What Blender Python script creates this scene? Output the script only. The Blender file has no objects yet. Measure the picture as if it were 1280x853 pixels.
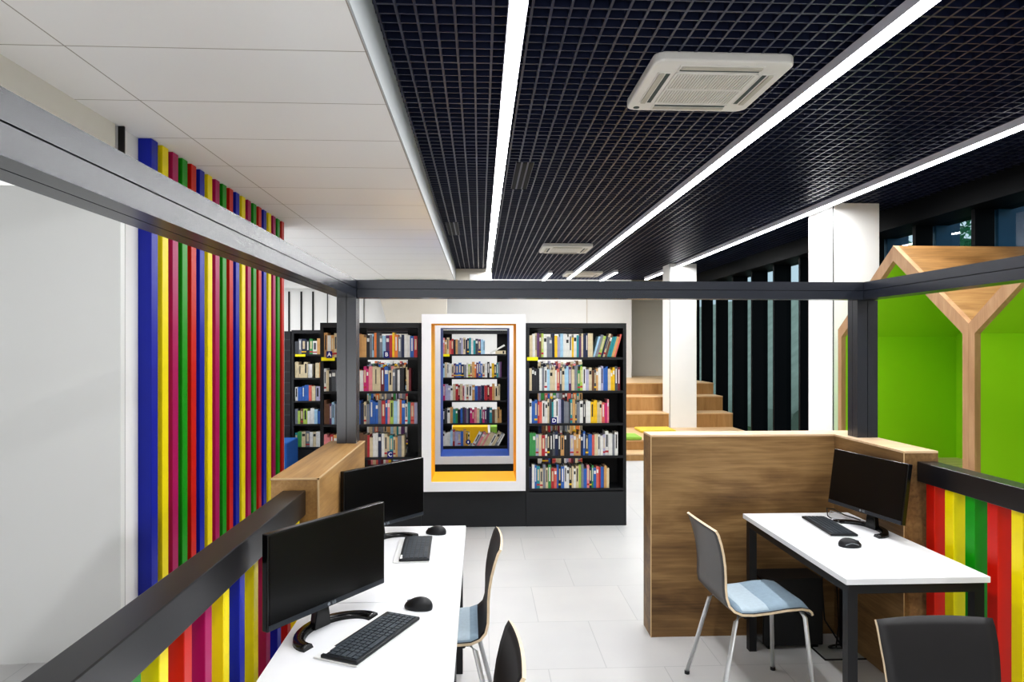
import bpy, bmesh, math, random
from mathutils import Vector, Matrix
random.seed(7)
PI = math.pi
sc = bpy.context.scene
COL = sc.collection

# ------------------------------------------------------------------ materials
MATS = {}
def newmat(name):
    m = bpy.data.materials.new(name); m.use_nodes = True
    MATS[name] = m
    return m, m.node_tree, m.node_tree.nodes['Principled BSDF']
def srgb(c):
    if isinstance(c, str):
        c = tuple(int(c[i:i+2], 16)/255 for i in (0, 2, 4))
    return tuple(((v/12.92) if v <= .04045 else ((v+.055)/1.055)**2.4) for v in c[:3]) + (1,)
def plain(name, col, rough=.5, metal=0, spec=.5, noise=.04, scale=8, coat=0, bump=0):
    m, t, b = newmat(name)
    b.inputs['Roughness'].default_value = rough
    b.inputs['Metallic'].default_value = metal
    b.inputs['Specular IOR Level'].default_value = spec
    if coat: b.inputs['Coat Weight'].default_value = coat; b.inputs['Coat Roughness'].default_value = .15
    c = srgb(col)
    if noise:
        tc = t.nodes.new('ShaderNodeTexCoord'); n = t.nodes.new('ShaderNodeTexNoise')
        n.inputs['Scale'].default_value = scale; n.inputs['Detail'].default_value = 4
        r = t.nodes.new('ShaderNodeValToRGB')
        r.color_ramp.elements[0].position = .3; r.color_ramp.elements[1].position = .7
        r.color_ramp.elements[0].color = tuple(v*(1-noise) for v in c[:3])+(1,)
        r.color_ramp.elements[1].color = tuple(min(1, v*(1+noise)) for v in c[:3])+(1,)
        t.links.new(tc.outputs['Object'], n.inputs['Vector'])
        t.links.new(n.outputs['Fac'], r.inputs['Fac']); t.links.new(r.outputs['Color'], b.inputs['Base Color'])
        if bump:
            bp = t.nodes.new('ShaderNodeBump'); bp.inputs['Strength'].default_value = bump
            bp.inputs['Distance'].default_value = .002
            t.links.new(n.outputs['Fac'], bp.inputs['Height']); t.links.new(bp.outputs['Normal'], b.inputs['Normal'])
    else:
        b.inputs['Base Color'].default_value = c
    return m
def emis(name, col, strength):
    m, t, b = newmat(name)
    b.inputs['Base Color'].default_value = srgb(col)
    b.inputs['Emission Color'].default_value = srgb(col)
    b.inputs['Emission Strength'].default_value = strength
    return m
def wood(name, dark, mid, light, axis='X', stretch=7, scale=1.0, rough=.45, contrast=1.0):
    """stretched grain along an axis, with flame-like figure and knots"""
    m, t, b = newmat(name)
    N = t.nodes; L = t.links
    tc = N.new('ShaderNodeTexCoord'); mp = N.new('ShaderNodeMapping')
    s = [stretch*scale]*3; s['XYZ'.index(axis)] = scale
    mp.inputs['Scale'].default_value = s
    L.new(tc.outputs['Object'], mp.inputs['Vector'])
    n1 = N.new('ShaderNodeTexNoise'); n1.inputs['Scale'].default_value = 1.2; n1.inputs['Detail'].default_value = 5
    n1.inputs['Roughness'].default_value = .55; n1.inputs['Distortion'].default_value = 1.1
    L.new(mp.outputs['Vector'], n1.inputs['Vector'])
    w = N.new('ShaderNodeTexNoise'); w.inputs['Scale'].default_value = 5; w.inputs['Detail'].default_value = 5
    w.inputs['Distortion'].default_value = .3
    mp2 = N.new('ShaderNodeMapping'); s2 = [stretch*scale*3.2]*3; s2['XYZ'.index(axis)] = scale*.8; mp2.inputs['Scale'].default_value = s2
    L.new(tc.outputs['Object'], mp2.inputs['Vector']); L.new(mp2.outputs['Vector'], w.inputs['Vector'])
    v = N.new('ShaderNodeTexNoise'); v.inputs['Scale'].default_value = 1.7; v.inputs['Detail'].default_value = 2
    L.new(tc.outputs['Object'], v.inputs['Vector'])
    mx = N.new('ShaderNodeMix'); mx.data_type = 'FLOAT'; mx.inputs[0].default_value = .3
    L.new(n1.outputs['Fac'], mx.inputs[2]); L.new(w.outputs['Fac'], mx.inputs[3])
    mx2 = N.new('ShaderNodeMix'); mx2.data_type = 'FLOAT'; mx2.inputs[0].default_value = .28
    L.new(mx.outputs[0], mx2.inputs[2]); L.new(v.outputs['Fac'], mx2.inputs[3])
    r = N.new('ShaderNodeValToRGB'); cr = r.color_ramp
    h = .13/contrast
    cr.elements[0].position = .5-h; cr.elements[0].color = srgb(dark)
    cr.elements[1].position = .5+h; cr.elements[1].color = srgb(light)
    e = cr.elements.new(.5); e.color = srgb(mid)
    L.new(mx2.outputs[0], r.inputs['Fac']); L.new(r.outputs['Color'], b.inputs['Base Color'])
    b.inputs['Roughness'].default_value = rough
    b.inputs['Specular IOR Level'].default_value = .35
    return m

M_wallw = plain('white_paint', 'f1f1f0', .6, noise=.015, scale=2)
M_panelw = plain('white_gloss_panel', 'e4e6e6', .35, noise=.01, scale=1)
M_beige = plain('beige_paint', 'd6d0c6', .6, noise=.02, scale=2)
M_bulk = plain('bulkhead_paint', 'e2dfd8', .6, noise=.01)
M_plenum = plain('black_plenum', '05060a', .9, noise=0)
M_grid = plain('grid_black_metal', '222840', .35, metal=.1, noise=.05)
M_fascia = plain('ceiling_fascia', 'b9bec2', .4, noise=.01)
M_blackmetal = plain('anodised_black', '1b202b', .27, spec=.85, noise=.05, scale=20)
M_groove = plain('groove_black', '060608', .6, noise=0)
M_rail = plain('satin_black_rail', '17171b', .3, spec=.6, noise=.04, scale=10)
M_black = plain('black_laminate', '14161b', .5, noise=.06, scale=15)
M_blackbase = plain('black_plinth', '1c1f24', .55, noise=.05, scale=15)
M_tabletop = plain('white_laminate', 'e8eaee', .4, spec=.4, noise=.008)
M_legblk = plain('table_leg_black', '14151a', .42, noise=.04)
M_plastic = plain('black_plastic', '0b0b0d', .22, spec=.5, noise=0)
M_plasticm = plain('black_plastic_matte', '101216', .5, noise=.03, scale=30)
M_screen = plain('monitor_screen', '08080a', .27, spec=.35, noise=0)
M_bezel = plain('bezel_grey', '30353c', .3, noise=.02)
M_key = plain('keycap', '3b4249', .5, noise=.03, scale=40)
M_keybase = plain('keyboard_body', '14191e', .45, noise=.03, scale=30)
M_whitepl = plain('white_plastic', 'e6e8e8', .4, noise=.01)
M_greypl = plain('grey_plastic', '8d949a', .4, noise=.01)
M_chrome = plain('chrome', 'e4e6e8', .3, metal=.7, noise=.02, scale=20)
M_steel = plain('brushed_steel', 'bcc0c0', .45, metal=.1, noise=.05, scale=30)
M_band = plain('edge_band', 'cdb086', .5, noise=.05)
M_ply = plain('ply_edge', 'dcc9ab', .5, noise=.08, scale=30)
M_shell = plain('dark_shell', '181618', .5, noise=.12, scale=20)
M_shellb = plain('grey_shell', '4e4e50', .35, noise=.04, scale=20)
M_pad = plain('blue_grey_fabric', '8fa3b3', .9, noise=.05, scale=60, bump=.3)
M_padl = plain('pale_fabric', 'b4c4cf', .9, noise=.05, scale=60)
M_cassette = plain('cassette_white', 'dcdad6', .45, noise=.01)
M_slot = plain('cassette_slot', '3f4a4a', .6, noise=.02)
M_grille = plain('cassette_grille', 'b9b5aa', .5, noise=.02)
M_led = emis('led_diffuser', 'ffffff', 14)
M_ledh = plain('led_housing', 'd4d4de', .5, noise=.01)
M_green = plain('lime_green_paint', '9cd81a', .55, noise=.02, scale=2)
M_yellowbox = plain('yellow_reveal', 'ffc200', .6, noise=.02, scale=3)
M_bluebox = plain('blue_reveal', '3f66bb', .5, noise=.02, scale=3)
M_frame = plain('white_box_frame', 'ececf0', .5, noise=.01)
M_bluesign = plain('blue_sign', '0a1470', .5, noise=0)
M_white = plain('white_letter', 'f4f4f4', .5, noise=0)
M_yellow = plain('yellow_marker', 'f2e400', .5, noise=0)
M_bluepouf = plain('blue_upholstery', '1f5fa8', .8, noise=.05, scale=20)
M_cushg = plain('green_upholstery', '8fb94a', .8, noise=.05, scale=20)
M_cushy = plain('yellow_upholstery', 'd9c24a', .8, noise=.05, scale=20)
M_joint = plain('joint_grey', '3a3d42', .5, noise=0)
M_cushy2 = plain('yellow_block', 'f0be10', .8, noise=.03)
M_fin = plain('facade_black', '05080d', .55, spec=.15, noise=.04)
M_finout = plain('facade_teal', '14567a', .45, noise=.05)
M_cable = plain('cable_black', '0a0a0c', .5, noise=0)
M_cablew = plain('cable_white', 'b8bcc0', .5, noise=0)
M_page = plain('page_edges', 'c9bda4', .8, noise=.08, scale=60)
M_grass = plain('outside_grass', '50663c', .9, noise=.3, scale=3)
M_bank = plain('pale_bank', 'aab2a2', .9, noise=.15, scale=2)
M_bark = plain('bark', '4a3c30', .9, noise=.2)
M_leaf = plain('leaf_green', '62b88c', .6, noise=.35, scale=2)
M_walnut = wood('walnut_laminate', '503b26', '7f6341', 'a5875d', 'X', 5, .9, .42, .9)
M_walnutY = wood('walnut_laminate_wing', '523d28', '7f6341', 'a3855c', 'Y', 5, .9, .42, .9)
M_oakL = wood('light_oak_laminate', '80603c', 'a5804f', 'c29d6c', 'Y', 7, .9, .42, .8)
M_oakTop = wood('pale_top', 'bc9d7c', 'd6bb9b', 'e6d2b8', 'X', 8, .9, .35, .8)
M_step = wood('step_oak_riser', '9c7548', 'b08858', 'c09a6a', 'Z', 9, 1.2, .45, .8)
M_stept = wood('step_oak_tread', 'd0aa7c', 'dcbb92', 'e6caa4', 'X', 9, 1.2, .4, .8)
M_nookpost = wood('nook_frame_oak', 'a07a58', 'b48e6a', 'c6a27c', 'Z', 6, 1.3, .45, .8)
M_nookroof = wood('nook_roof_wood', '5c4022', '8e6b42', 'b4905e', 'X', 4, .9, .4, .8)

def floor_mat():
    m, t, b = newmat('floor_tiles'); N = t.nodes; L = t.links
    tc = N.new('ShaderNodeTexCoord'); mp = N.new('ShaderNodeMapping')
    mp.inputs['Location'].default_value = (.25, .12, 0)
    L.new(tc.outputs['Object'], mp.inputs['Vector'])
    br = N.new('ShaderNodeTexBrick'); br.offset = .5; br.squash = 1
    br.inputs['Scale'].default_value = 1
    br.inputs['Mortar Size'].default_value = .0025; br.inputs['Mortar Smooth'].default_value = .2
    br.inputs['Brick Width'].default_value = .6; br.inputs['Row Height'].default_value = .6
    br.inputs['Color1'].default_value = srgb('cbcccd'); br.inputs['Color2'].default_value = srgb('d0d0d0')
    br.inputs['Mortar'].default_value = srgb('b7b9ba')
    L.new(mp.outputs['Vector'], br.inputs['Vector'])
    n = N.new('ShaderNodeTexNoise'); n.inputs['Scale'].default_value = 2.5; n.inputs['Detail'].default_value = 7
    L.new(tc.outputs['Object'], n.inputs['Vector'])
    r = N.new('ShaderNodeValToRGB'); r.color_ramp.elements[0].position = .3; r.color_ramp.elements[1].position = .7
    r.color_ramp.elements[0].color = (.93, .93, .94, 1); r.color_ramp.elements[1].color = (1, 1, 1, 1)
    L.new(n.outputs['Fac'], r.inputs['Fac'])
    mx = N.new('ShaderNodeMix'); mx.data_type = 'RGBA'; mx.blend_type = 'MULTIPLY'; mx.inputs[0].default_value = 1
    L.new(br.outputs['Color'], mx.inputs[6]); L.new(r.outputs['Color'], mx.inputs[7])
    L.new(mx.outputs[2], b.inputs['Base Color'])
    b.inputs['Roughness'].default_value = .33; b.inputs['Specular IOR Level'].default_value = .4
    return m
M_floor = floor_mat()

def ceil_mat():
    # 1.2 x 0.6 lay-in tiles with thin joints
    m, t, b = newmat('white_ceiling_tiles'); N = t.nodes; L = t.links
    tc = N.new('ShaderNodeTexCoord'); mp = N.new('ShaderNodeMapping')
    mp.inputs['Location'].default_value = (.467, -2.82+.609*10, 0)
    L.new(tc.outputs['Object'], mp.inputs['Vector'])
    br = N.new('ShaderNodeTexBrick'); br.offset = 0; br.squash = 1
    br.inputs['Scale'].default_value = 1
    br.inputs['Mortar Size'].default_value = .003; br.inputs['Mortar Smooth'].default_value = .1
    br.inputs['Brick Width'].default_value = 1.2; br.inputs['Row Height'].default_value = .609
    br.inputs['Color1'].default_value = srgb('f4f4f4'); br.inputs['Color2'].default_value = srgb('f6f5f4')
    br.inputs['Mortar'].default_value = srgb('a8a29a')
    L.new(mp.outputs['Vector'], br.inputs['Vector']); L.new(br.outputs['Color'], b.inputs['Base Color'])
    b.inputs['Roughness'].default_value = .6
    return m
M_ceil = ceil_mat()

def glass_mat():
    m, t, b = newmat('facade_glass'); N = t.nodes; L = t.links
    N.remove(b); out = [n for n in N if n.type == 'OUTPUT_MATERIAL'][0]
    tr = N.new('ShaderNodeBsdfTransparent'); tr.inputs['Color'].default_value = (.58, .70, .72, 1)
    gl = N.new('ShaderNodeBsdfGlossy'); gl.inputs['Roughness'].default_value = .01
    la = N.new('ShaderNodeLayerWeight'); la.inputs['Blend'].default_value = .5
    pw = N.new('ShaderNodeMath'); pw.operation = 'POWER'; pw.inputs[1].default_value = 5
    lw = N.new('ShaderNodeMath'); lw.operation = 'MULTIPLY_ADD'; lw.inputs[1].default_value = .9; lw.inputs[2].default_value = .06
    L.new(la.outputs['Facing'], pw.inputs[0]); L.new(pw.outputs[0], lw.inputs[0])
    mx = N.new('ShaderNodeMixShader')
    L.new(lw.outputs[0], mx.inputs[0]); L.new(tr.outputs[0], mx.inputs[1]); L.new(gl.outputs[0], mx.inputs[2])
    L.new(mx.outputs[0], out.inputs['Surface'])
    return m
M_glass = glass_mat()

SLAT = {k: plain('slat_'+n, c, .38, spec=.5, noise=.02) for k, n, c in
        (('b', 'blue', '0420a4'), ('y', 'yellow', 'f2de00'), ('m', 'magenta', 'a8005e'), ('g', 'green', '05950a'), ('r', 'red', 'c81400'))}
BC = {'w': ('white', 'd9d9d6'), 'c': ('cream', 'cdbf9f'), 'p': ('purple', '5a3562'), 'g': ('grey', '7b7f88'), 'n': ('navy', '1a2748'),
      'b': ('blue', '2f62ae'), 'l': ('lavender', 'a9a8c4'), 's': ('sky blue', '9fc4dc'), 'm': ('magenta', 'c22a72'), 'y': ('yellow', 'e3b81c'),
      't': ('teal', '2c8f97'), 'G': ('green', '3f8f4f'), 'k': ('black', '22232a'), 'B': ('brown', '6a4a36'), 'o': ('orange', 'd8793a'),
      'r': ('red', 'b03038'), 'P': ('pink', 'd98a90'), 'L': ('lime', 'a9c25a'), 'T': ('tan', 'c69a62'), 'd': ('dark grey', '474b52'),
      'S': ('salmon', 'd0685c'), 'M': ('maroon', '6a1c28')}
BM = {k: plain('book_'+v[0].replace(' ', '_'), v[1], .5, noise=.12, scale=25) for k, v in BC.items()}

# ------------------------------------------------------------------ mesh helpers
class MB:
    def __init__(s): s.v = []; s.f = []; s.mi = []; s.mats = []; s.sm = []
    def _m(s, m):
        if m not in s.mats: s.mats.append(m)
        return s.mats.index(m)
    def quad(s, pts, m, sm=False):
        i = len(s.v); s.v += [tuple(p) for p in pts]; s.f.append(tuple(range(i, i+len(pts)))); s.mi.append(s._m(m)); s.sm.append(sm); return s
    def box(s, x0, y0, z0, x1, y1, z1, m, T=None, top=None, front=None):
        P = [Vector(p) for p in ((x0, y0, z0), (x1, y0, z0), (x1, y1, z0), (x0, y1, z0), (x0, y0, z1), (x1, y0, z1), (x1, y1, z1), (x0, y1, z1))]
        if T is not None: P = [T @ p for p in P]
        i = len(s.v); s.v += [tuple(p) for p in P]
        for k, q in enumerate(((0, 3, 2, 1), (4, 5, 6, 7), (0, 1, 5, 4), (1, 2, 6, 5), (2, 3, 7, 6), (3, 0, 4, 7))):
            s.f.append(tuple(i+j for j in q)); s.sm.append(False)
            mm = top if (k == 1 and top) else front if (k == 2 and front) else m
            s.mi.append(s._m(mm))
        return s
    def prism(s, poly, a, b, m, axis='Y', cap=None):
        """poly: 2D points; extruded along axis from a to b"""
        def pt(p, t):
            return {'Y': (p[0], t, p[1]), 'X': (t, p[0], p[1]), 'Z': (p[0], p[1], t)}[axis]
        n = len(poly); i = len(s.v)
        s.v += [pt(p, a) for p in poly] + [pt(p, b) for p in poly]
        for k in range(n):
            s.f.append((i+k, i+(k+1) % n, i+n+(k+1) % n, i+n+k)); s.mi.append(s._m(m)); s.sm.append(False)
        c = cap or m
        s.f.append(tuple(i+k for k in range(n))[::-1]); s.mi.append(s._m(c)); s.sm.append(False)
        s.f.append(tuple(i+n+k for k in range(n))); s.mi.append(s._m(c)); s.sm.append(False)
        return s
    def tube(s, pts, r, m, n=10, closed=False):
        pts = [Vector(p) for p in pts]; rings = []
        for k, p in enumerate(pts):
            a = pts[max(0, k-1)]; b = pts[min(len(pts)-1, k+1)]
            d = (b-a).normalized(); up = Vector((0, 0, 1)) if abs(d.z) < .95 else Vector((1, 0, 0))
            u = d.cross(up).normalized(); w = u.cross(d).normalized()
            rr = r[k] if isinstance(r, (list, tuple)) else r
            i = len(s.v); s.v += [tuple(p + (u*math.cos(2*PI*j/n) + w*math.sin(2*PI*j/n))*rr) for j in range(n)]
            rings.append(i)
        for a, b in zip(rings, rings[1:]):
            for j in range(n):
                s.f.append((a+j, a+(j+1) % n, b+(j+1) % n, b+j)); s.mi.append(s._m(m)); s.sm.append(True)
        for rr, rev in ((rings[0], True), (rings[-1], False)):
            q = [rr+j for j in range(n)]; s.f.append(tuple(q[::-1] if rev else q)); s.mi.append(s._m(m)); s.sm.append(False)
        return s
    def build(s, name, parent=None, loc=None, bevel=0, smooth_bevel=2):
        me = bpy.data.meshes.new(name); me.from_pydata(s.v, [], s.f)
        for m in s.mats: me.materials.append(m)
        me.polygons.foreach_set('material_index', s.mi); me.polygons.foreach_set('use_smooth', s.sm)
        bm = bmesh.new(); bm.from_mesh(me); bmesh.ops.recalc_face_normals(bm, faces=bm.faces)
        if bevel:
            bmesh.ops.bevel(bm, geom=[e for e in bm.edges if len(e.link_faces) == 2 and e.calc_face_angle(0) > .6], offset=bevel, segments=smooth_bevel, affect='EDGES', profile=.5, clamp_overlap=True)
        bm.to_mesh(me); bm.free(); me.update()
        o = bpy.data.objects.new(name, me); COL.objects.link(o)
        if parent: o.parent = parent
        if loc: o.location = loc
        return o
def tag(o, label=None, cat=None, group=None, kind=None):
    if label: o['label'] = label
    if cat: o['category'] = cat
    if group: o['group'] = group
    if kind: o['kind'] = kind
    return o
def empty(name, loc=(0, 0, 0), rz=0, label=None, cat=None, group=None):
    o = bpy.data.objects.new(name, None); COL.objects.link(o); o.location = loc; o.rotation_euler = (0, 0, rz)
    o.empty_display_size = .05
    return tag(o, label, cat, group)
def kids(o): return [c for c in bpy.data.objects if c.parent == o]
def dup(root, loc, rz=None, label=None, group=None):
    r = root.copy(); COL.objects.link(r); r.location = loc
    if rz is not None: r.rotation_euler = (0, 0, rz)
    if label: r['label'] = label
    if group: r['group'] = group
    for ch in kids(root):
        c = ch.copy(); COL.objects.link(c); c.parent = r
        for g in kids(ch):
            d = g.copy(); COL.objects.link(d); d.parent = c
    return r
def struct(mb, name, label=None, parent=None, **k):
    o = mb.build(name, parent, **k)
    if not parent: tag(o, label, 'room', kind='structure')
    return o
def text_mesh(name, s, size, m, parent, loc, rot=(PI/2, 0, 0), extr=.0008):
    cu = bpy.data.curves.new(name, 'FONT'); cu.body = s; cu.size = size; cu.extrude = extr; cu.align_x = 'CENTER'; cu.align_y = 'CENTER'; cu.offset = size*.02
    tmp = bpy.data.objects.new(name+'_tmp', cu); COL.objects.link(tmp)
    bpy.context.view_layer.update()
    dg = bpy.context.evaluated_depsgraph_get()
    me = bpy.data.meshes.new_from_object(tmp.evaluated_get(dg)); me.name = name
    bpy.data.objects.remove(tmp)
    me.materials.clear(); me.materials.append(m)
    o = bpy.data.objects.new(name, me); COL.objects.link(o); o.parent = parent; o.location = loc; o.rotation_euler = rot
    return o

ZG, ZW = 3.10, 2.86       # underside of black grid ceiling, of white ceiling
# ------------------------------------------------------------------ room shell
struct(MB().box(-7, -4.5, -.1, 5.0, 16.4, 0, M_floor), 'floor', 'pale grey large tiled floor of the whole library room')
struct(MB().box(-7, -4.5, ZW, -.463, 16.4, ZW+.03, M_ceil), 'ceiling', 'white tiled suspended ceiling over the left side of the room')
struct(MB().box(-.462, -4.5, ZW-.004, -.455, 14.6, ZG+.03, M_fascia), 'trim_1', 'grey edge strip between white and black ceilings')
# open cell grid ceiling with dark plenum
g = MB()
C = .0835
Y0, Y1, X0, X1 = -.6, 14.6, -.454, 4.62
n = int((X1-X0)/C)
for i in range(n+2):
    x = X0 + i*C + .01
    if x < X1: g.box(x-.006, Y0, ZG, x+.006, Y1, ZG+.04, M_grid)
n = int((Y1-Y0)/C)
for j in range(n+1):
    y = Y0 + j*C
    w = .0075 if j % 7 == 0 else .005
    g.box(X0, y-w, ZG+.0015, X1, y+w, ZG+.04, M_grid)
struct(g, 'ceiling_2', 'black open cell grid ceiling')
struct(MB().box(-.45, -4.5, ZG+.42, 5.0, 16.4, ZG+.47, M_plenum).box(-.45, Y0-.05, ZG, 5.0, Y0, ZG+.42, M_plenum).box(-.452, Y0, ZG+.03, -.44, 14.6, ZG+.42, M_plenum), 'ceiling_3', 'black void above the open cell grid ceiling')

# left slatted wall and neighbouring white panel wall
struct(MB().box(-2.12, 3.84, 0, -1.977, 7.0, ZW, M_wallw), 'wall_left', 'white wall behind the coloured slats')
T = Matrix.Translation((-1.898, 3.70, 0)) @ Matrix.Rotation(math.radians(3.6), 4, 'Z')
struct(MB().box(-4.6, 0, 0, 0, .05, 2.49, M_panelw, T), 'wall_left_panel', 'large glossy white panel wall left of the slats')
struct(MB().box(-1.9765, 3.826, 0, -1.944, 3.838, ZW-.002, M_groove), 'trim_2', 'thin black gap beside the large white panel')
struct(MB().box(-2.2, -4.5, 2.5, -1.977, 3.80, ZW, M_bulk), 'trim_3', 'pale bulkhead under the white ceiling at left')
struct(MB().box(-7, 3.95, 0, -6.9, 16.4, ZW, M_wallw), 'wall_far_left', 'white wall at the far left of the room')
struct(MB().box(-7, -4.6, 0, 5.0, -4.5, 3.6, M_wallw), 'wall_front', 'white wall behind the viewer')
struct(MB().box(4.8, -4.5, 0, 4.9, 2.0, 3.6, M_beige), 'wall_right', 'wall right of the viewer')
struct(MB().box(-7, -4.5, 0, -6.9, 3.95, ZW, M_wallw), 'wall_left_rear', 'white wall at the far left')
# back walls
w = MB().box(-7, 12.6, 0, -1.35, 12.75, ZW, M_wallw)
struct(w, 'wall_back_left', 'white panelled wall behind the left bookcases')
for i, x in enumerate((-3.42, -3.02, -2.72, -2.60-.16+.0, -2.10)):
    pass
for i, (x, wd) in enumerate(((-3.47, .03), (-3.25, .03), (-3.04, .03), (-2.78, .012), (-2.12, .012))):
    struct(MB().box(x-wd/2, 12.585, 0, x+wd/2, 12.6, 2.66 if i < 3 else ZW, M_groove), 'trim_%d' % (4+i), 'thin dark vertical joint in the white back wall')
struct(MB().box(-4.2, 12.2, 2.70, -2.95, 12.6, 2.84, M_wallw), 'trim_9', 'white bulkhead in front of the back wall')
struct(MB().prism([(-1.45, 1.4), (-.6, 1.4), (-.6, 2.85), (-1.88, 2.85), (-1.80, 2.55)], 12.3, 12.5, M_beige, 'Y'), 'wall_back_beige', 'beige slanted wall piece behind the left bookcase')
struct(MB().box(-.45, 12.7, 2.86, .22, 13.1, 3.5, M_beige).box(-.19, 12.69, 2.9, -.06, 12.7, 3.0, M_white), 'trim_10', 'beige bulkhead at the end of the black ceiling')
struct(MB().box(-1.35, 15.0, 0, 3.36, 15.15, 3.6, M_wallw), 'wall_back', 'white back wall of the library')
struct(MB().box(3.36, 15.8, 0, 5.0, 15.95, 3.6, M_beige).box(3.34, 15.15, 0, 3.37, 15.8, 3.6, M_wallw), 'wall_back_right', 'beige back wall beyond the wooden steps')
struct(MB().box(2.35, 14.985, .97, 2.37, 15.0, 3.6, M_beige), 'trim_11', 'joint in the white back wall')

# window facade on the right
ZH = 2.89
struct(MB().box(4.3, 2.0, ZH, 4.78, 15.8, ZG+.42, M_fin), 'wall_right_head', 'black lintel above the window strips')
struct(MB().box(4.56, 2.0, 0, 4.70, 15.8, .05, M_fin), 'trim_12', 'black window sill')
Ys = [5.924+.05+.8375*k for k in range(-3, 12)]
for k, y in enumerate(Ys):
    o = struct(MB().box(4.44, y-.05, .0, 4.62 if y < 9 else 4.70 if y < 12 else 4.66, y, ZH, M_fin), 'trim_%d' % (20+k), 'black vertical window mullion')
    dout = .25 if y < 9 else .13
    if y < 9: struct(MB().box(4.65, y-.06, .0, 4.65+dout, y, ZH+.3, M_finout), 'trim_%d' % (40+k), 'teal exterior blade outside the window')
for k, (a, b) in enumerate(zip(Ys, Ys[1:])):
    p = struct(MB().quad([(4.63, a, .05), (4.63, b-.05, .05), (4.63, b-.05, ZH), (4.63, a, ZH)], M_glass), 'window_%d' % (k+1), 'tall narrow tinted window strip')

# ------------------------------------------------------------------ columns
def column(x0, y0, x1, y1, z0, z1, label):
    c = empty('column', ((x0+x1)/2, (y0+y1)/2, z0), 0, label, 'column')
    hx, hy = (x1-x0)/2, (y1-y0)/2
    MB().box(-hx+.004, -hy+.004, 0, hx-.004, hy-.004, z1-z0, M_groove).build('core', c)
    MB().box(-hx+.006, -hy-.002, 0, hx, -hy+.006, z1-z0, M_wallw).build('front_panel', c)
    MB().box(-hx-.002, -hy+.022, 0, -hx+.006, hy, z1-z0, M_wallw).build('side_panel', c)
    MB().box(hx-.006, -hy+.018, 0, hx+.002, hy, z1-z0, M_wallw).build('side_panel', c)
    return c
column(3.55, 6.70, 4.02, 7.22, 0, ZG-.002, 'big white panelled column right of the window strips, behind the wooden house nook')
column(3.29, 11.7, 3.76, 12.15, .25, ZG-.002, 'smaller white square column standing on the wooden steps')

# ------------------------------------------------------------------ wooden stepped seating
st = empty('stepped_seating', (0, 0, 0), 0, 'oak stepped seating rising behind the bookcases around the small white column', 'steps')
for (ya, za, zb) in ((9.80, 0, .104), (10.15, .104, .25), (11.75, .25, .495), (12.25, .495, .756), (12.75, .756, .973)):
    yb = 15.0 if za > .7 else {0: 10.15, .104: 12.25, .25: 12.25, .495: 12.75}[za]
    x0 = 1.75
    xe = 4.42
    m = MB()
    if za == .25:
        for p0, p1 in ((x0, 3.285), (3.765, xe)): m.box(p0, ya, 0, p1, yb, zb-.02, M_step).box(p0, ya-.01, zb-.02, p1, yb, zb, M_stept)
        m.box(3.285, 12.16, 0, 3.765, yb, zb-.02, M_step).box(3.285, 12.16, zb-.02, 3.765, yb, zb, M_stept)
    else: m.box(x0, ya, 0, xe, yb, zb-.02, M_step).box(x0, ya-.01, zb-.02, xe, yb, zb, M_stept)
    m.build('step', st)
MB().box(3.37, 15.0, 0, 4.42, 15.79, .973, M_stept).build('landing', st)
tag(MB().box(1.9, 10.13, .252, 2.43, 10.6, .30, M_cushg).build('seat_cushion', bevel=.015), 'flat green seat cushion on the lowest wooden step', 'cushion')
tag(MB().box(2.62, 11.0, .252, 3.2, 11.5, .295, M_cushy).build('seat_cushion', bevel=.015), 'flat yellow seat cushion on the step before the small column', 'cushion')

# ------------------------------------------------------------------ coloured slat wall
CN = {'b': 'blue', 'y': 'yellow', 'm': 'magenta', 'g': 'green', 'r': 'red'}
ORD = ['nearest', 'second', 'third', 'farthest']
for k in range(20):
    c = 'bymgr'[k % 5]; y = 4.045 + k*.1368
    tag(MB().box(-1.977, y, 0, -1.90, y+.078, ZW-.001, SLAT[c]).build('wall_slat', bevel=.002, smooth_bevel=1),
        '%s %s slat of the floor to ceiling slat wall at left' % (ORD[k//5], CN[c]), 'slat', 'coloured slats on the left wall')

# ------------------------------------------------------------------ booth: partitions, rails, frame
# left low wall
pl = empty('low_partition', (-.71, 3.18, 0), 0, 'light wood low partition beside the left desks carrying the black post', 'partition')
MB().box(-.09, -.525, 0, .09, .525, 1.138, M_oakL).build('body', pl)
MB().box(-.092, -.527, 1.138, .092, .527, 1.146, M_oakL).build('top', pl)
MB().box(.086, -.528, 0, .0925, -.522, 1.1465, M_band).box(-.0925, -.528, 1.140, .0925, -.5235, 1.1465, M_band).box(.088, -.528, 1.140, .0925, .527, 1.1465, M_band).build('edge_band', pl)
# right low wall (L shape)
pr = empty('low_partition', (1.6, 3.92, 0), 0, 'walnut brown L-shaped low partition behind the right desk', 'partition')
L_ = [(-.63, -.084), (.437, -.084), (.437, -.73), (.606, -.73), (.606, .09), (-.63, .09)]
MB().box(-.63, -.084, 0, .606, .09, 1.138, M_walnut).build('long_panel', pr)
MB().box(.437, -.73, 0, .606, -.085, 1.138, M_walnutY).build('wing_panel', pr)
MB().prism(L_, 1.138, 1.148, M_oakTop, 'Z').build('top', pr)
MB().box(-.632, -.0865, 0, -.627, -.082, 1.148, M_band).box(.4345, -.732, 0, .4385, -.729, 1.148, M_band).build('edge_band', pr)

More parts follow.
